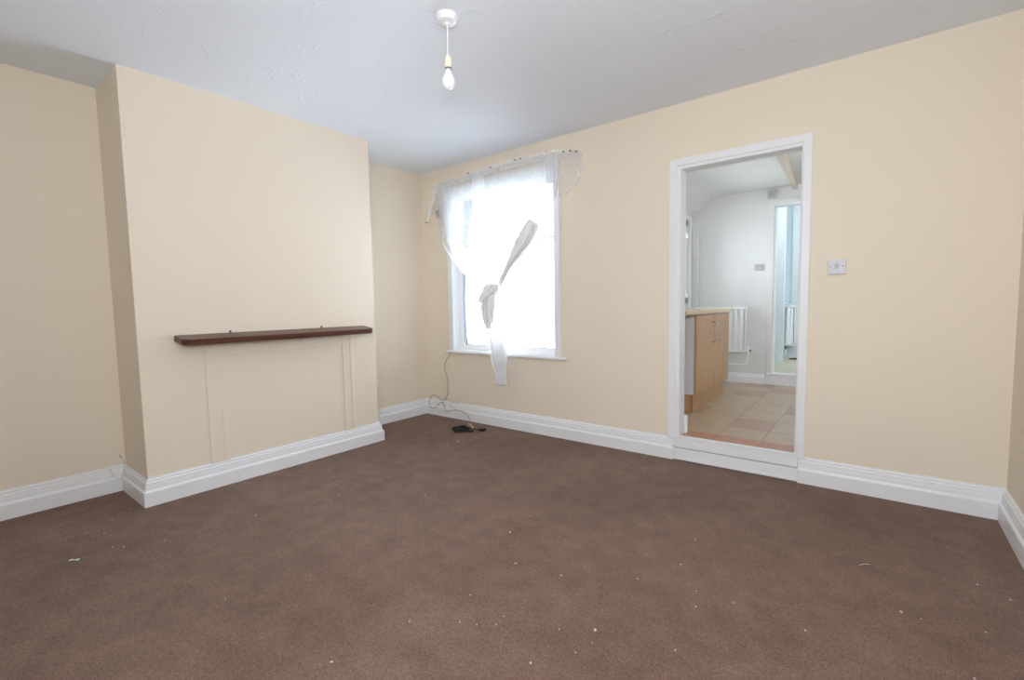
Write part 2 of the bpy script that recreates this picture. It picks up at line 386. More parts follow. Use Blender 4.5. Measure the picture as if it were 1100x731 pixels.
obj('edge_film', B(fx0+s, fx0+s+.003, .078, .080, .76, 1.45), 'blue_tape', w)['label'] = 'blue strip along left edge of the glass'
bm = bmesh.new(); box(bm, fx0+s, fx1-s, .098, .102, fz0+s, 1.684); obj('pane', bm, 'glass', w)
bm = bmesh.new(); box(bm, fx0+s, fx1-s, .098, .102, 1.696, fz1-s); obj('pane', bm, 'glass', w)
bm = B(.343, 1.739, -.034, .0, .655, .677, .005, 3); box(bm, x0, x1, -.001, .13, .655, .682)
obj('sill', bm, 'white_paint', w)

# ------------------------------------------------------------------ net curtain
def catm(pts, t):
    n = len(pts)-1; s = min(max(t, 0), .999999)*n; i = int(s); u = s-i
    g = lambda k: V(pts[min(max(k, 0), n)])
    a, b, c, e = g(i-1), g(i), g(i+1), g(i+2)
    return .5*((2*b)+(c-a)*u+(2*a-5*b+4*c-e)*u*u+(3*b-3*c+e-a)*u**3)
def cloth(Lp, Rp, nv, nu, yfun, topz=None):
    bm = bmesh.new(); g = []
    for j in range(nv+1):
        v = j/nv; l, r = catm(Lp, v), catm(Rp, v); row = []
        for i in range(nu+1):
            u = i/nu; p = l*(1-u)+r*u
            z = p[1]+(topz(u)*(1-v)**3 if topz else 0)
            row.append(bm.verts.new((p[0], yfun(u, v), z)))
        g.append(row)
    for j in range(nv):
        for i in range(nu): bm.faces.new((g[j][i], g[j+1][i], g[j+1][i+1], g[j][i+1]))
    bmesh.ops.recalc_face_normals(bm, faces=bm.faces); return bm
cu = tag(empty('net_curtain', (1.02, -.06, 1.2)), 'sheer white net curtain knotted in the middle over the window', 'curtain')
Lp = [(.335, 2.255), (.345, 2.12), (.358, 1.99), (.388, 1.77), (.50, 1.595), (.68, 1.43), (.83, 1.315), (.94, 1.235)]
Rp = [(1.715, 2.29), (1.71, 2.12), (1.67, 1.95), (1.51, 1.765), (1.37, 1.59), (1.235, 1.43), (1.14, 1.31), (1.09, 1.235)]
def yf(u, v):
    a = .010+.012*v
    return -.066-.035*v-a*(math.sin(u*38+3*math.sin(v*2.2))*.5+math.sin(u*71+1.3+v*3)*.35+.5*noise.noise(V((u*9, v*2, 1))))
obj('upper_panel', cloth(Lp, Rp, 70, 150, yf, lambda u: .035*math.sin(math.pi*u)), 'net', cu, True)
# second, gathered layer hanging as pleats from the header towards the knot
def strip(cpts, wpts, nv, nu, y0, amp, freq, ph=0, bm=None):
    bm = bm or bmesh.new(); g = []; fl_ = bm.verts.layers.float.get('fade') or bm.verts.layers.float.new('fade')
    for j in range(nv+1):
        v = j/nv; c = catm([(p[0], p[1]) for p in cpts], v); c2 = catm([(p[0], p[1]) for p in cpts], min(1, v+.01)); c0 = catm([(p[0], p[1]) for p in cpts], max(0, v-.01))
        tdir = (c2-c0).normalized(); nn = V((-tdir[1], tdir[0])); wd = catm([(x, 0) for x in wpts], v)[0]
        yy = y0(v) if callable(y0) else y0
        row = []
        for i in range(nu+1):
            u = i/nu-.5; p = c+nn*(u*wd)
            row.append(bm.verts.new((p[0], yy-amp*(math.sin(u*freq+ph+2*v)*.6+.4*math.sin(u*freq*2.3+v*4+ph)), p[1])))
            e_ = min(1, (1-abs(2*u))/.35)*min(1, v/.06+.0)*min(1, (1-v)/.05+.3); row[-1][fl_] = e_*e_*(3-2*e_) if e_ < 1 else 1
        g.append(row)
    for j in range(nv):
        for i in range(nu): bm.faces.new((g[j][i], g[j+1][i], g[j+1][i+1], g[j][i+1]))
    bmesh.ops.recalc_face_normals(bm, faces=bm.faces); return bm
obj('pleat', strip([(.86, 2.30), (.865, 2.15), (.87, 2.0), (.90, 1.75)], [.13, .17, .13, .01], 20, 24, -.085, .008, 28), 'net_mid', cu, True)
obj('pleat', strip([(1.64, 2.28), (1.645, 2.08), (1.60, 1.90), (1.48, 1.76), (1.38, 1.63)], [.14, .13, .11, .11, .13], 24, 24, -.088, .010, 26, 1), 'net_mid', cu, True)
obj('pleat', strip([(.40, 2.24), (.42, 2.05), (.45, 1.85), (.58, 1.66)], [.10, .12, .11, .06], 24, 24, -.083, .008, 26, 2), 'net_mid', cu, True)
obj('pleat', strip([(1.16, 1.78), (1.13, 1.62), (1.10, 1.45)], [.02, .11, .05], 14, 16, -.108, .010, 26, 2), 'net_mid', cu, True)
obj('pleat', strip([(.655, 1.745), (.73, 1.65), (.80, 1.555)], [.02, .05, .02], 14, 12, -.105, .008, 26, 2), 'net_dense', cu, True)
for k_, (ws, am, ph_) in enumerate([([.16, .20, .17, .08, .055, .07], .006, 0), ([.10, .13, .10, .05, .035, .04], .005, 1.4), ([.05, .095, .08, .035, .03, .03], .005, 2.6)]):
    obj('gathered_fold', strip([(1.50, 1.80), (1.43, 1.69), (1.345, 1.58), (1.25, 1.46), (1.18, 1.36), (1.10, 1.25)], ws, 50, 30, lambda v: -.115-.015*k_-.02*math.sin(v*3), am, 60-14*k_, ph_), 'net_fold', cu, True)
obj('gathered_fold', strip([(.36, 1.97), (.392, 1.77), (.50, 1.605), (.68, 1.44), (.83, 1.325), (.95, 1.24)], [.018, .02, .022, .03, .04, .05], 50, 10, lambda v: -.10-.02*v, .006, 14), 'net_mid', cu, True)
# header sleeve with flopped ends
hdr = [(.335, 2.262), (.60, 2.278), (.85, 2.292), (1.21, 2.303), (1.55, 2.300), (1.72, 2.292)]
obj('header', strip(hdr, [.045, .05, .05, .055, .06, .06], 70, 8, lambda v: -.075-.006*math.sin(v*90), .004, 9), 'net_mid', cu, True)
obj('header_frill', strip([(p[0], p[1]+.022) for p in hdr], [.016, .012, .02, .018, .022, .02], 120, 3, lambda v: -.078-.006*math.sin(v*150), .004, 9), 'net_dense', cu, True)
obj('side_flap', strip([(.345, 2.262), (.29, 2.235), (.245, 2.13), (.195, 2.02), (.165, 1.965)], [.03, .05, .055, .06, .06], 30, 8, -.075, .006, 9), 'net_dense', cu, True)
obj('side_flap', strip([(1.70, 2.275), (1.80, 2.268), (1.865, 2.245), (1.895, 2.18), (1.915, 2.11)], [.055, .06, .075, .065, .03], 30, 8, -.075, .006, 9), 'net_mid', cu, True)
def poly(pts, y):
    return cloth([pts[0], pts[1]], [pts[2], pts[3]], 12, 12, lambda u, v: y-.006*math.sin(u*14+v*5))
obj('side_panel', poly([(.335, 2.25), (.345, 1.99), (.26, 2.20), (.205, 2.03)][:4], -.07), 'net_thin', cu, True)
obj('side_panel', poly([(1.70, 2.26), (1.70, 1.95), (1.88, 2.22), (1.865, 2.05)], -.07), 'net_thin', cu, True)
bm = bmesh.new(); tube(bm, [(1.895, -.075, 2.09), (1.86, -.075, 2.045), (1.80, -.072, 2.00), (1.765, -.072, 1.968)], .0035, 6)
obj('hem_edge', bm, 'net_dense', cu, True)
# knot: crossing bunched layers
bm = bmesh.new(); rk = random.Random(5)
for k in range(9):
    x_ = .962+.0155*k; dx = rk.uniform(-.035, .035)
    strip([(x_+dx, 1.30+rk.uniform(-.04, .02)), (x_+dx*.5, 1.22), (x_-.012, 1.12), (x_-.02+dx*.5, 1.02+rk.uniform(-.03, .03)), (x_-.015, .94+rk.uniform(-.05, .05))], [.05, .10, .10, .085, .03], 30, 24, -.13-.006*k, .0022, 60+8*k, k, bm)
strip([(.93, 1.14), (.99, 1.21), (1.06, 1.245), (1.13, 1.25)], [.04, .08, .09, .05], 24, 16, -.185, .004, 40, 0, bm)
strip([(1.06, 1.22), (1.10, 1.26), (1.135, 1.27), (1.13, 1.21)], [.04, .06, .07, .04], 24, 16, -.19, .006, 70, 1, bm)
obj('knot', bm, 'net_fold', cu, True)
bm = bmesh.new()
tube(bm, [(.95, -.15, 1.21), (.905, -.15, 1.20), (.88, -.14, 1.15), (.895, -.14, 1.10), (.93, -.15, 1.10), (.895, -.15, 1.06), (.89, -.14, 1.01), (.92, -.14, .985)], .0045, 6)
tube(bm, [(1.06, -.16, 1.25), (1.11, -.17, 1.285), (1.15, -.16, 1.25), (1.12, -.16, 1.215), (1.07, -.16, 1.21)], .006, 6)
obj('knot_loop', bm, 'net_core', cu, True)
tl = [(1.005, 1.02), (1.03, .90), (1.065, .75), (1.06, .63), (1.075, .52), (1.083, .40)]
obj('tail', strip(tl, [.12, .17, .19, .185, .125, .115], 60, 40, lambda v: -.10+.03*v, .016, 44), 'net_tail', cu, True)
obj('tail', strip([(p[0]+.01, p[1]+.012*(i > 4)) for i, p in enumerate(tl)], [.09, .12, .15, .155, .11, .095], 60, 30, lambda v: -.118+.032*v, .012, 30, 2), 'net_tail', cu, True)
obj('tail_hem', strip([(1.03, .408), (1.055, .404), (1.085, .402), (1.115, .404), (1.135, .41)], [.012, .014, .016, .014, .012], 24, 4, -.088, .004, 9), 'net_dense', cu, True)
# pins holding the header
for i, (x, z) in enumerate([(.755, 2.315), (1.015, 2.318), (1.285, 2.325), (1.345, 2.325), (1.76, 2.293), (1.82, 2.288), (1.875, 2.272), (.168, 1.945)]):
    where = ['leftmost pin on the curtain header, above the left of the glass', 'second pin from the left on the curtain header', 'left one of the two close pins mid header',
             'right one of the two close pins mid header', 'first of three pins on the right curtain flap', 'middle of three pins on the right curtain flap',
             'outermost of three pins on the right curtain flap', 'pin at the bottom tip of the left curtain flap'][i]
    bm = lathe(bmesh.new(), [(0, -.092), (.007, -.091), (.0075, -.087), (.0015, -.084), (.0012, 0)], (x, 0, z), 10, 'y')
    tag(obj('drawing_pin', bm, 'screw_dark', None, True, 40), 'dark ' + where, 'pin', 'pins holding the net curtain')
# small grey bracket box behind the left flap
e = tag(empty('curtain_bracket', (.29, 0, 2.02)), 'small grey plastic bracket on the wall at the curtain left end', 'bracket')
obj('housing', B(.265, .335, -.045, 0, 1.985, 2.055, .004), 'plastic_grey', e)
obj('hook', tube(bmesh.new(), [(.30, -.045, 2.04), (.30, -.060, 2.04), (.30, -.064, 2.02)], .003, 6), 'screw', e, True)

# ------------------------------------------------------------------ mantel shelf
ms = tag(empty('mantel_shelf', (D, -1.7, .93)), 'dark stained wooden mantel shelf on the chimney breast', 'shelf')
bm = B(0, .155, -2.343, -1.045, 0, .036)
ed = [e_ for e_ in bm.edges if all(v.co.x > .1 for v in e_.verts) and abs(e_.verts[0].co.y-e_.verts[1].co.y) < 1e-4 and abs(e_.verts[0].co.x-e_.verts[1].co.x) < 1e-4]
bmesh.ops.bevel(bm, geom=ed, offset=.03, segments=1, affect='EDGES')
bmesh.ops.bevel(bm, geom=list(bm.edges), offset=.003, segments=2, affect='EDGES')
bmesh.ops.rotate(bm, verts=bm.verts, cent=(0, 0, 0), matrix=Matrix.Rotation(math.radians(8.5), 3, 'Y'))
bmesh.ops.translate(bm, verts=bm.verts, vec=(D-.003, 0, .936))
obj('board', bm, 'mahogany', ms)
for y in (-2.035, -1.408):
    bm = B(D+.001, D+.004, y-.006, y+.006, .965, .986, .001); lathe(bm, [(0, .004), (.003, .0045), (.003, .009), (0, .010)], (D, y, .981), 10, 'x')
    obj('bracket', bm, 'screw_dark', ms)
for y in (-1.886, -1.564):
    bm = B(D+.001, D+.012, y-.008, y+.008, .882, .937, .002)
    obj('bracket', bm, 'cream', ms)

# ------------------------------------------------------------------ ceiling light
pl = tag(empty('pendant_light', (2.117, -1.676, H)), 'bare bulb pendant light hanging from a white ceiling rose', 'light')
cx, cy = 2.117, -1.676
obj('ceiling_rose', lathe(bmesh.new(), [(.050, 0), (.051, -.008), (.048, -.016), (.046, -.020), (.042, -.028), (.030, -.032), (.012, -.034), (.010, -.042), (.0, -.042)], (cx, cy, H), 40), 'plastic', pl, True, 35)
obj('flex', tube(bmesh.new(), [(cx, cy, H-.04), (cx+.002, cy, H-.09), (cx-.001, cy, H-.14), (cx, cy, H-.185)], .0035, 10), 'plastic', pl, True)
lh = obj('lamp_holder', lathe(bmesh.new(), [(.004, .235-.05), (.010, .182), (.0135, .176), (.014, .170)] and [(.0045, -.176), (.012, -.180), (.0155, -.190), (.0155, -.200), (.0135, -.202), (.0135, -.204), (.0165, -.206), (.0165, -.228), (.0145, -.232), (0, -.232)], (cx, cy, H), 28), 'plastic_cream', pl, True, 35)
obj('collar', lathe(bmesh.new(), [(.0, -.230), (.0155, -.231), (.0155, -.237), (.0, -.238)], (cx, cy, H), 24), 'screw', lh, True, 35)
obj('bulb', lathe(bmesh.new(), [(0, -.236), (.0125, -.237), (.0135, -.246), (.019, -.258), (.026, -.272), (.0298, -.287), (.0300, -.298), (.0265, -.312), (.019, -.322), (.010, -.3275), (0, -.329)], (cx, cy, H), 36), 'bulb', pl, True)

# ------------------------------------------------------------------ wall plate right of the door
sw = tag(empty('wall_switch', (3.53, 0, 1.30)), 'white square wall plate with two screws right of the doorway', 'switch')
obj('back_box', B(3.4895, 3.5735, -.010, 0, 1.258, 1.342, .002), 'plastic', sw)
obj('face_plate', B(3.4885, 3.5745, -.018, -.010, 1.257, 1.343, .003), 'plate', sw)
obj('rocker', B(3.523, 3.540, -.0215, -.017, 1.286, 1.316, .002), 'plate_dull', sw)
for x in (3.502, 3.561):
    obj('screw', lathe(bmesh.new(), [(.0, -.0195), (.0040, -.0192), (.0042, -.017)], (x, 0, 1.302), 14, 'y'), 'screw', sw)

# ------------------------------------------------------------------ cables in the corner
ac = tag(empty('looped_cable', (.32, -.03, .3)), 'thin grey brown cable hanging in a loop from the sill corner', 'cable')
obj('wire', tube(bmesh.new(), [(.385, -.012, .655), (.36, -.014, .615), (.315, -.014, .56), (.297, -.016, .49), (.335, -.018, .40), (.345, -.022, .30), (.335, -.028, .22), (.29, -.040, .165),
    (.20, -.045, .205), (.13, -.045, .20), (.085, -.045, .13), (.12, -.05, .075), (.19, -.06, .085), (.26, -.06, .14), (.31, -.055, .15), (.325, -.055, .10), (.34, -.06, .062), (.42, -.06, .085),
    (.52, -.065, .10), (.62, -.075, .09), (.70, -.10, .055), (.735, -.15, .014)], .0026, 8, sub=8), 'cable_grey', ac, True)
obj('wire', tube(bmesh.new(), [(.25, -.05, .16), (.28, -.055, .14), (.30, -.055, .155), (.285, -.05, .10), (.27, -.055, .04), (.25, -.06, .006)], .0022, 8), 'cable_pale', ac, True)
obj('plug_lead', tube(bmesh.new(), [(.735, -.15, .014), (.77, -.17, .02), (.83, -.20, .010), (.86, -.225, .008)], .006, 8), 'cable_pale', ac, True)
pc = tag(obj('pale_cable', tube(bmesh.new(), [(.28, -.022, .168), (.34, -.022, .175), (.41, -.024, .166), (.47, -.022, .170), (.50, -.022, .160), (.44, -.022, .157), (.38, -.030, .148), (.40, -.036, .11), (.47, -.038, .095)], .0028, 8, sub=8), 'cable_pale', None, True),
         'tangled pale pink cable resting along the baseboard top below the window', 'cable')
cc = tag(empty('coiled_lead', (.84, -.32, 0)), 'coiled black mains lead with plug on the carpet', 'cable')
pts = []
for k in range(46):
    a = k*.55; r = .085+.018*math.sin(k*1.7)
    pts.append((.83+1.05*r*math.cos(a)+.01*math.sin(k), -.33+.75*r*math.sin(a), .006+.0006*k))
pts += [(.93, -.28, .025), (.97, -.25, .012)]
obj('lead', tube(bmesh.new(), pts, .0048, 8, sub=4), 'black', cc, True)
bm = B(.965, 1.005, -.255, -.205, .003, .030, .008, 3); box(bm, .955, .970, -.250, -.225, .008, .024, .004)
obj('plug', bm, 'black', cc)
for a in ((.978, -.206), (.992, -.206), (.985, -.207)):
    obj('pin', B(a[0]-.003, a[0]+.003, a[1], a[1]+.016, .012 if a[0] != .985 else .020, .018 if a[0] != .985 else .026, .001), 'chrome', cc)
sm = tag(empty('loose_wire', (.02, -2.54, .1)), 'short cream wire looping over the baseboard beside the chimney', 'cable')
obj('wire', tube(bmesh.new(), [(.008, -2.537, .205), (.022, -2.530, .17), (.036, -2.537, .12), (.037, -2.555, .088), (.037, -2.58, .095), (.034, -2.598, .135), (.026, -2.60, .155)], .0017, 6, sub=8), 'cable_pale', sm, True)
obj('bare_end', tube(bmesh.new(), [(.004, -2.545, .222), (.008, -2.537, .203)], .002, 6), 'cable_grey', sm, True)['label'] = 'brown bare tip'

# ------------------------------------------------------------------ crumbs on the carpet
crumbs = [(.598, -2.819), (.673, -2.765), (.935, -2.745), (.89, -2.777), (1.021, -2.606), (1.097, -2.213), (2.528, -1.761), (2.333, -1.552), (1.893, -2.339), (1.773, -2.621), (2.451, -2.28),
    (2.599, -2.177), (2.704, -2.062), (2.656, -2.152), (2.91, -2.182), (2.404, -2.554), (2.314, -1.352), (1.642, -1.486), (1.216, -1.789), (1.049, -.734), (.731, -.379), (2.522, -2.041),
    (3.827, -1.202), (4.064, -.826), (4.144, -.883), (4.044, -1.171), (3.985, -1.458), (3.569, -1.512), (.51, -2.70), (.42, -2.60), (.16, -.075)]
def crumb(sz, seed):
    bm = bmesh.new(); bmesh.ops.create_icosphere(bm, subdivisions=2, radius=sz)
    for v in bm.verts:
        v.co *= 1+.45*noise.noise(v.co*(1.5/sz)+V((seed, 0, 0))); v.co.z *= .55
    return bm
F_, CX, CY, CZ, YAW, PIT, ROL = 505.5199, 3.7333, -3.2995, 1.1142, .6637, -.0741, -.0181
fw = V((-math.sin(YAW)*math.cos(PIT), math.cos(YAW)*math.cos(PIT), math.sin(PIT))); rt = V((math.cos(YAW), math.sin(YAW), 0)); up = rt.cross(fw)
RX = math.cos(ROL)*rt+math.sin(ROL)*up; RY = -math.sin(ROL)*rt+math.cos(ROL)*up
crumbs += [(2.735, -1.721), (3.10, -1.352), (3.21, -1.505), (3.236, -1.60), (3.34, -1.497), (3.085, -1.10), (2.995, -1.56), (2.90, -2.00), (3.0, -1.93), (3.0, -2.06), (3.02, -1.99), (2.71, -2.11), (3.25, -1.86), (3.88, -1.21)]
protos = []
for i, (x, y) in enumerate(crumbs):
    if i < 4:
        o = obj('carpet_crumb', crumb(.0026+.0005*i, i*3.1), 'crumb', None, True); protos.append(o)
    else:
        o = protos[i % 4].copy(); COL.objects.link(o)
    o.location = (x, y, .0015); o.rotation_euler = (0, 0, random.uniform(0, 6)); s = random.uniform(.7, 1.25); o.scale = (s*random.uniform(.8, 1.3), s, s)
    tag(o, 'tiny pale crumb of lint lying on the brown carpet', 'crumb', 'pale crumbs scattered over the carpet')
bm = bmesh.new(); rows = []
for j in range(7):
    row = []
    for i in range(15):
        u, v = i/14, j/6; row.append(bm.verts.new(((u-.5)*.042, (v-.5)*.016*(1-.5*abs(u-.4)), .003+.004*abs(math.sin(u*3+v*2)))))
    rows.append(row)
for j in range(6):
    for i in range(14): bm.faces.new((rows[j][i], rows[j][i+1], rows[j+1][i+1], rows[j+1][i]))
o = tag(obj('paper_scrap', bm, 'paper', None, True), 'small crumpled pale blue paper scrap on carpet near left alcove', 'litter'); o.location = (.909, -2.915, 0); o.rotation_euler = (0, 0, .75)
o = tag(obj('carpet_thread', tube(bmesh.new(), [(3.70, -.922, .0015), (3.712, -.905, .002), (3.722, -.896, .0015), (3.730, -.892, .0015)], .0013, 6), 'crumb', None, True), 'pale short thread lying on the carpet right of the doorway step', 'thread')
for k, (x, y, z, rz) in enumerate([(1.013, -.572, .0015, .3), (1.035, -.60, .0015, 1.9)]):
    bm = crumb(.008, 5+k); o = tag(obj('plaster_flake', bm, 'crumb', None, True), ['larger white plaster flake on the carpet in front of the coiled black lead', 'smaller white plaster flake beside the larger one near the black lead'][k], 'litter', 'plaster flakes below the window')
    o.location = (x, y, z); o.rotation_euler = (0, 0, rz); o.scale = (1.2, .7, .6) if k == 0 else (.6, .6, .6)

# ------------------------------------------------------------------ kitchen shell
KX0, KX1, KY = 1.92, 4.05, 2.64; KZ = 2.345
KW = (1.15, 2.46, 1.10, 2.07)
struct(obj('wall_kitchen_left', slab('x', KX0-.1, KX0, (.1, KY), (-.05, KZ+.1), [KW]), 'kitchen_wall'), 'white left wall of the kitchen')
struct(obj('wall_kitchen_right', B(KX1, KX1+.1, .1, KY, -.05, KZ+.1), 'kitchen_wall'), 'white right wall of the kitchen')
D2 = (2.797, 3.56, .29, 2.150)
struct(obj('wall_kitchen_far', slab('y', KY, KY+.12, (KX0-.1, KX1+.1), (-.05, KZ+.3), [D2]), 'kitchen_wall'), 'white far wall of the kitchen with radiator')
# ceiling with the curved slope on the left
bm = bmesh.new(); prof = [(KX0, 2.125), (1.97, 2.165), (2.03, 2.225), (2.09, 2.285), (2.15, 2.322), (2.22, 2.34), (2.30, KZ), (KX1, KZ)]
a = [bm.verts.new((x, .1, z)) for x, z in prof]+[bm.verts.new((KX1, .1, KZ+.1)), bm.verts.new((KX0, .1, KZ+.1))]
b = [bm.verts.new((v.co.x, KY, v.co.z)) for v in a]
for k in range(len(a)): bm.faces.new((a[k], b[k], b[(k+1) % len(a)], a[(k+1) % len(a)]))
bm.faces.new(a); bm.faces.new(b[::-1]); bmesh.ops.recalc_face_normals(bm, faces=bm.faces)
struct(obj('ceiling_kitchen', bm, 'kitchen_ceiling', None, True, 40), 'grey white kitchen ceiling sloping down at the left', 'ceiling')
# tiled floor
xs = [KX0+.0, 2.27, 2.56, 2.847, 3.13, 3.415, 3.70, KX1]; ys = [.10, .48, .80, 1.14, 1.48, 1.82, 2.13, 2.38, KY]
bm = bmesh.new(); box(bm, KX0, KX1, .1, KY, -.05, ZK-.003, mi=3)
pink = {(3, 1), (2, 5), (3, 6), (4, 3), (2, 7), (5, 5), (1, 2), (4, 6)}
gp = .0018
for i in range(len(xs)-1):
    for j in range(len(ys)-1):
        box(bm, xs[i]+gp, xs[i+1]-gp, ys[j]+gp, ys[j+1]-gp, ZK-.003, ZK, .0006, 1, mi=0)
        for f_ in bm.faces:
            if f_.index == -1: pass
bm.faces.ensure_lookup_table()
for f_ in bm.faces:
    c = f_.calc_center_median()
    if c.z < ZK-.0031 or c.z == ZK-.003 and f_.calc_area() > .5: f_.material_index = 3; continue
    i = max(k for k in range(len(xs)-1) if c.x >= xs[k]-1e-4); j = max(k for k in range(len(ys)-1) if c.y >= ys[k]-1e-4)
    f_.material_index = 1 if (i, j) in pink else 0
# terracotta strip in the door opening
box(bm, ix0, ix1, .016, .1, -.0, ZK-.003, mi=3)
n0 = len(bm.faces)
for u0, u1 in ((ix0+.022, 2.846), (2.850, 3.133), (3.137, ix1-.022)):
    box(bm, u0, u1, .018, .19, ZK-.003, ZK+.0012, mi=2)
struct(obj('floor_kitchen', bm, ['tile_beige', 'tile_pink', 'tile_terracotta', 'grout']), 'beige and pinkish tiled kitchen floor seen through the doorway', 'floor')
# kitchen trims
KP = [(0, 0), (.020, 0), (.020, .075), (.014, .083), (.012, .098), (.005, .108), (0, .110)]
kp = [(o_, z+ZK) for o_, z in KP]
struct(obj('baseboard_kitchen_far', sweep([(KX0, KY), (2.735, KY)], kp, 0, 1), 'white_paint'), 'white baseboard below the kitchen radiator', 'baseboard')
struct(obj('baseboard_kitchen_near', B(KX0, 2.662, .1, .122, ZK, ZK+.135, .010, 3), 'white_paint'), 'rounded end of white kitchen baseboard at the doorway edge', 'baseboard')
e = struct(empty('door_2', (3.1, KY, .3)), 'white framed doorway with raised step in the kitchen far wall', 'doorway')
obj('architrave', arch_frame(bmesh.new(), 2.735, 3.62, 2.212, [(0, 0), (0, .014), (.003, .017), (.052, .017), (.062, .008), (.062, 0)], .29, KY), 'kitchen_wall', e)
bm = bmesh.new(); box(bm, 2.792, 2.802, KY, KY+.12, .29, 2.15); box(bm, 3.555, 3.565, KY, KY+.12, .29, 2.15); box(bm, 2.79, 3.565, KY, KY+.12, 2.145, 2.155)
obj('jamb', bm, 'white_paint', e)
obj('step_riser', B(2.737, 3.62, KY-.028, KY, ZK, .268, .003), 'white_paint', e)
obj('threshold', B(2.737, 3.62, KY-.035, KY+.09, .268, .297, .004), 'white_paint', e)
e = struct(empty('window_2', (KX0, 1.8, 1.1)), 'white framed kitchen window in the left kitchen wall', 'window')
bm = bmesh.new(); y0, y1, z0_, z1_ = KW
for a in ((y0, y0+.06, z0_, z1_), (y1-.06, y1, z0_, z1_), (y0, y1, z1_-.06, z1_), (y0, y1, z0_, z0_+.06), (1.78, 1.84, z0_, z1_)):
    box(bm, KX0-.075, KX0-.02, a[0], a[1], a[2], a[3], .003)
obj('frame', bm, 'upvc', e)
obj('pane', B(KX0-.05, KX0-.046, y0+.06, y1-.06, z0_+.06, z1_-.06), 'glass', e)
bm = bmesh.new(); box(bm, KX0, KX0+.018, y1, y1+.055, z0_-.04, z1_+.05, .003); box(bm, KX0, KX0+.018, y0-.055, y0, z0_-.04, z1_+.05, .003); box(bm, KX0, KX0+.018, y0, y1, z1_, z1_+.05, .003)
obj('casing', bm, 'white_paint', e)
obj('sill', B(KX0, KX0+.045, y0-.06, y1+.06, z0_-.065, z0_-.04, .003), 'white_paint', e)
for z in (1.17, 1.86): obj('hinge', B(KX0-.02, KX0+.006, y1-.075, y1-.045, z, z+.05, .003), 'upvc', e)
struct(obj('trim_pipe_boxing', B(KX0, KX0+.075, KY-.05, KY, 1.045, 2.17, .003), 'kitchen_wall'), 'narrow white boxing in the far left kitchen corner', 'trim')
bm = bmesh.new(); vs = []
for y, xa, xb in ((.1, 3.066, 3.163), (2.575, 2.972, 3.006)):
    vs.append([bm.verts.new(p) for p in ((xa, y, 2.285), (xb, y, 2.285), (xb, y, KZ), (xa, y, KZ))])
for k in range(4): bm.faces.new((vs[0][k], vs[0][(k+1) % 4], vs[1][(k+1) % 4], vs[1][k]))
bm.faces.new(vs[0]); bm.faces.new(vs[1]); bmesh.ops.recalc_face_normals(bm, faces=bm.faces)
struct(obj('trim_beam', bm, 'beam'), 'beige boxed beam along the kitchen ceiling', 'trim')

# ------------------------------------------------------------------ kitchen radiator
def radiator(name, x0, x1, z0, z1, yb, label, flutes, depth=.043):
    e = tag(empty(name, ((x0+x1)/2, yb, z0)), label, 'radiator')
    bm = bmesh.new(); a, b2 = [], []
    for q_ in range(flutes):
        for ph, dp in ((.14, 0), (.24, .85), (.30, 1), (.70, 1), (.76, .85), (.86, 0)):
            x = x0+.012+(x1-x0-.024)*(q_+ph)/flutes; y = yb-.098+depth*(1-dp)
            a.append(bm.verts.new((x, y, z0+.035))); b2.append(bm.verts.new((x, y, z1-.03)))
    N = len(a)-1
    for i in range(N): bm.faces.new((a[i], a[i+1], b2[i+1], b2[i]))
    obj('front_panel', bm, 'radiator', e)
    bm = B(x0+.002, x1-.002, yb-.092, yb-.03, z0+.008, z0+.036, .006); box(bm, x0+.002, x1-.002, yb-.052, yb-.03, z0+.03, z1-.025, .004)
    obj('rail', bm, 'radiator', e)
    bm = B(x0, x1, yb-.100, yb-.025, z1-.030, z1-.024, .002); k = int((x1-x0)/.02)
    box(bm, x0, x1, yb-.100, yb-.094, z1-.03, z1, .002); box(bm, x0, x1, yb-.031, yb-.025, z1-.03, z1, .002)
    for i in range(k+1):
        x = x0+(x1-x0-.004)*i/k; box(bm, x, x+.004, yb-.095, yb-.03, z1-.008, z1-.001)
    obj('top_grille', bm, 'radiator', e)
    for x in (x0-.001, x1-.003): obj('side_cover', B(x, x+.004, yb-.099, yb-.026, z0+.02, z1, .0015), 'radiator', e)
    for x in (x0+.08 if x1-x0 > .3 else x0+.02, x1-.08 if x1-x0 > .3 else x1-.03): obj('bracket', B(x, x+.02, yb-.03, yb, z0+.1, z1-.1), 'radiator', e)
    return e
r1 = radiator('radiator', 1.975, 2.535, .517, 1.048, KY, 'white fluted panel radiator on the kitchen far wall', 9)
bm = bmesh.new(); tube(bm, [(2.53, 2.575, .545), (2.575, 2.575, .545)], .011, 12); tube(bm, [(2.56, 2.575, .525), (2.56, 2.575, .60)], lambda t: .012 if t < .5 else .014, 12)
obj('valve', bm, 'radiator', r1, True, 40)
obj('valve_nut', tube(bmesh.new(), [(2.573, 2.575, .547), (2.592, 2.575, .547)], .013, 6), 'screw', r1)
obj('pipe', tube(bmesh.new(), [(2.560, 2.575, .525), (2.560, 2.575, .45), (2.556, 2.577, .415), (2.54, 2.58, .390), (2.50, 2.58, .380), (2.30, 2.58, .388), (1.96, 2.59, .40)], .0085, 10, sub=6), 'radiator', r1, True)

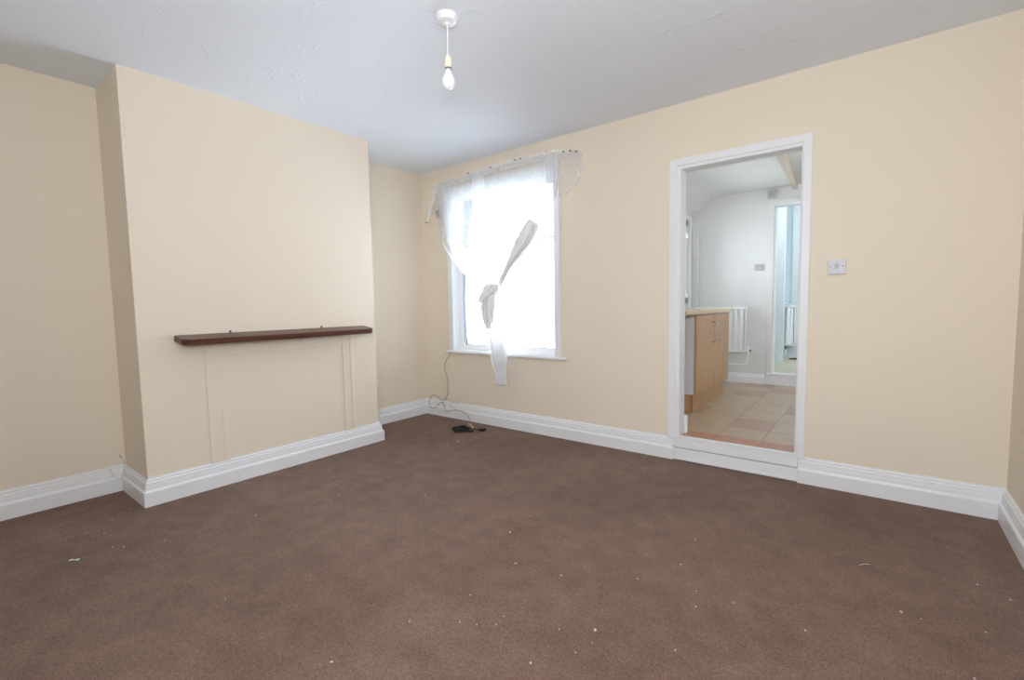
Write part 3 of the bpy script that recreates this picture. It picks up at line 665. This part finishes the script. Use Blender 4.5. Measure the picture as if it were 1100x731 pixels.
# ------------------------------------------------------------------ kitchen cabinet and worktop
kc = tag(empty('base_cabinet', (2.2, 1.28, ZK)), 'beech effect kitchen base cabinet with two doors', 'cabinet')
obj('carcass', B(KX0+.01, 2.508, .755, 1.805, .325, 1.006, .001), 'white_board', kc)
for (ya, yb_, hy) in ((.757, 1.283, 1.212), (1.288, 1.808, 1.400)):
    dd = obj('cabinet_door', B(2.511, 2.530, ya, yb_, .325, .996, .003), 'beech', kc)
    bm = tube(bmesh.new(), [(2.530, hy, .930), (2.556, hy, .930), (2.560, hy, .920), (2.560, hy, .755), (2.556, hy, .745), (2.530, hy, .745)], .0052, 10, sub=3)
    obj('handle', bm, 'chrome', dd, True)
bm = B(2.470, 2.486, .772, 1.80, ZK, .322, .001); box(bm, 2.02, 2.470, .772, .788, ZK, .322, .001)
obj('plinth', bm, 'beech', kc)
obj('plinth_edge', B(2.4868, 2.4885, .7705, .790, ZK+.001, .321), 'mahogany', kc)['label'] = 'dark brown edge strip'
wt = tag(obj('worktop', B(KX0+.002, 2.552, .42, 1.835, 1.007, 1.044, .009, 4), 'worktop'), 'pale wood effect worktop on the kitchen base cabinet', 'worktop')

# ------------------------------------------------------------------ kitchen wall fittings
e = tag(empty('double_switch', (2.645, KY, 1.49)), 'white double switch plate between kitchen radiator and far doorway', 'switch')
obj('face_plate', B(2.600, 2.690, KY-.012, KY, 1.452, 1.524, .003), 'plate_dull', e)
for x in (2.622, 2.655): obj('rocker', B(x, x+.014, KY-.016, KY-.010, 1.474, 1.502, .002), 'plate_dull', e)
e = tag(empty('vent_box', (2.76, KY, 2.27)), 'small square grey vented box above the far kitchen doorway', 'vent')
obj('casing', B(2.715, 2.808, KY-.035, KY, 2.235, 2.33, .004), 'plate_dull', e)
bm = bmesh.new()
for k in range(4): box(bm, 2.728+k*.019, 2.738+k*.019, KY-.039, KY-.034, 2.250, 2.315, .001)
obj('grille', bm, 'plastic_grey', e)

# ------------------------------------------------------------------ room beyond the kitchen
RZ = .29; RY1 = 4.45
struct(obj('floor_far', B(1.9, 4.2, KY+.12, RY1, RZ-.08, RZ), 'vinyl'), 'cream floor of the room beyond the kitchen', 'floor')
struct(obj('floor_far_sill', B(2.802, 3.555, KY+.02, KY+.12, RZ-.08, RZ), 'vinyl'), 'cream floor strip in the far doorway', 'floor')
W3 = (2.40, 2.735, 1.06, 2.55)
struct(obj('wall_far_back', slab('y', RY1, RY1+.1, (1.9, 4.2), (RZ-.1, 2.9), [W3]), 'room2_wall'), 'pale blue white back wall of the far room')
struct(obj('wall_far_left', B(1.8, 1.9, KY+.12, RY1, RZ-.1, 2.9), 'room2_wall'), 'left wall of the far room')
struct(obj('wall_far_right', B(4.2, 4.3, KY+.12, RY1, RZ-.1, 2.9), 'room2_wall'), 'right wall of the far room')
struct(obj('wall_far_partition', B(1.9, 2.742, 3.75, 3.80, RZ, 2.9, .003), 'room2_wall'), 'narrow white partition end inside the far doorway')
struct(obj('ceiling_far', B(1.8, 4.3, KY+.12, RY1+.1, 2.9, 2.95), 'room2_wall'), 'ceiling of the far room', 'ceiling')
e = struct(empty('bright_opening', (2.57, RY1, 1.06)), 'tall narrow frosted opening added as a bright strip in the far room', 'window')  # added opening; lets sky in to stand for a brightly lit reveal
bm = bmesh.new()
for a in ((2.40, 2.43, 1.06, 2.55), (2.725, 2.735, 1.06, 2.55), (2.40, 2.735, 2.52, 2.55), (2.40, 2.735, 1.06, 1.08)): box(bm, a[0], a[1], RY1+.02, RY1+.07, a[2], a[3])
obj('frame', bm, 'upvc', e); obj('pane', B(2.43, 2.725, RY1+.04, RY1+.045, 1.08, 2.52), 'frosted', e)
r2 = radiator('radiator', 2.672, 2.795, .455, 1.035, RY1, 'narrow white radiator in the room beyond the kitchen', 2, .006)
obj('valve', tube(bmesh.new(), [(2.69, RY1-.06, .47), (2.69, RY1-.06, .415)], .014, 10), 'screw', r2, True)
obj('pipe', tube(bmesh.new(), [(2.69, RY1-.06, .44), (2.69, RY1-.06, RZ)], .009, 10), 'radiator', r2, True)
bm = bmesh.new(); rows = []
for j in range(13):
    row = []
    for i in range(21):
        u, v = i/20, j/12; k = math.sin(math.pi*u)**.4*math.sin(math.pi*v)**.4
        row.append(bm.verts.new((2.75+u*.42+.02*math.sin(v*9), 4.16+v*.24+.015*math.sin(u*11), RZ+.001+k*(.012+.012*abs(noise.noise(V((u*6, v*4, 2))))))))
    rows.append(row)
for j in range(12):
    for i in range(20): bm.faces.new((rows[j][i], rows[j][i+1], rows[j+1][i+1], rows[j+1][i]))
tag(obj('floor_cloth', bm, 'dark_mat', None, True), 'crumpled dark cloth on the floor below the far room radiator', 'cloth')

# ------------------------------------------------------------------ lights and sky
wd = bpy.data.worlds.new('overcast'); SC.world = wd; wd.use_nodes = True
nt = wd.node_tree; bg = nt.nodes['Background']; bg.inputs[0].default_value = (.86, .93, 1, 1); bg.inputs[1].default_value = 9.5
def area(name, loc, aim, sx, sy, power, col):
    l = bpy.data.lights.new(name, 'AREA'); l.shape = 'RECTANGLE'; l.size = sx; l.size_y = sy; l.energy = power; l.color = col
    o = bpy.data.objects.new(name, l); COL.objects.link(o); o.location = loc
    o.rotation_euler = (V(aim)-V(loc)).to_track_quat('-Z', 'Y').to_euler(); return o
area('rear_fill', (3.95, -3.95, 1.5), (1.6, -.6, 1.7), 1.0, 1.4, 17, (.88, .94, 1))  # added soft fill lamp behind the camera, no window there
area('yard_bounce', (1.3, 1.15, .25), (1.7, -1.6, 2.2), 1.4, 1.0, 75, (.84, .92, 1))  # added lamp outside, stands in for light off the yard ground
area('ceiling_fill', (3.3, -3.3, 1.75), (2.7, -2.2, 2.45), .6, .6, 9, (.80, .88, 1))  # added upward lamp that brightens the ceiling
fl = bpy.data.lights.new('camera_flash', 'AREA'); fl.shape = 'DISK'; fl.size = .09; fl.energy = 28; fl.color = (.98, .985, 1)
fo = bpy.data.objects.new('camera_flash', fl); COL.objects.link(fo); fo.location = (3.72, -3.33, 1.40)
fo.rotation_euler = (V((2.5, 0, 1.7))-fo.location).to_track_quat('-Z', 'Y').to_euler()
area('kitchen_fill', (KX1-.04, 1.3, 1.55), (2.0, 1.5, 1.4), 1.4, 1.1, 9, (.95, .98, 1))  # added fill lamp by the right kitchen wall, which has no window
area('far_room_fill', (3.9, 3.6, 2.0), (2.6, 4.3, 1.2), .9, .9, 14, (.86, .95, 1))  # added cool fill lamp inside the far room, out of view

# ------------------------------------------------------------------ camera
cam = bpy.data.cameras.new('camera'); co = bpy.data.objects.new('camera', cam); COL.objects.link(co)
cam.sensor_width = 36; cam.sensor_fit = 'HORIZONTAL'; cam.lens = F_*36/1100; cam.clip_start = .01
Rm = Matrix((RX, RY, -fw)).transposed()
co.matrix_world = Matrix.Translation((CX, CY, CZ)) @ Rm.to_4x4()
SC.camera = co
SC.view_settings.view_transform = 'Standard'; SC.view_settings.look = 'None'; SC.view_settings.exposure = .2; SC.view_settings.gamma = 1
SC.cycles.max_bounces = 12; SC.cycles.diffuse_bounces = 6; SC.cycles.transparent_max_bounces = 24; SC.cycles.use_denoising = True
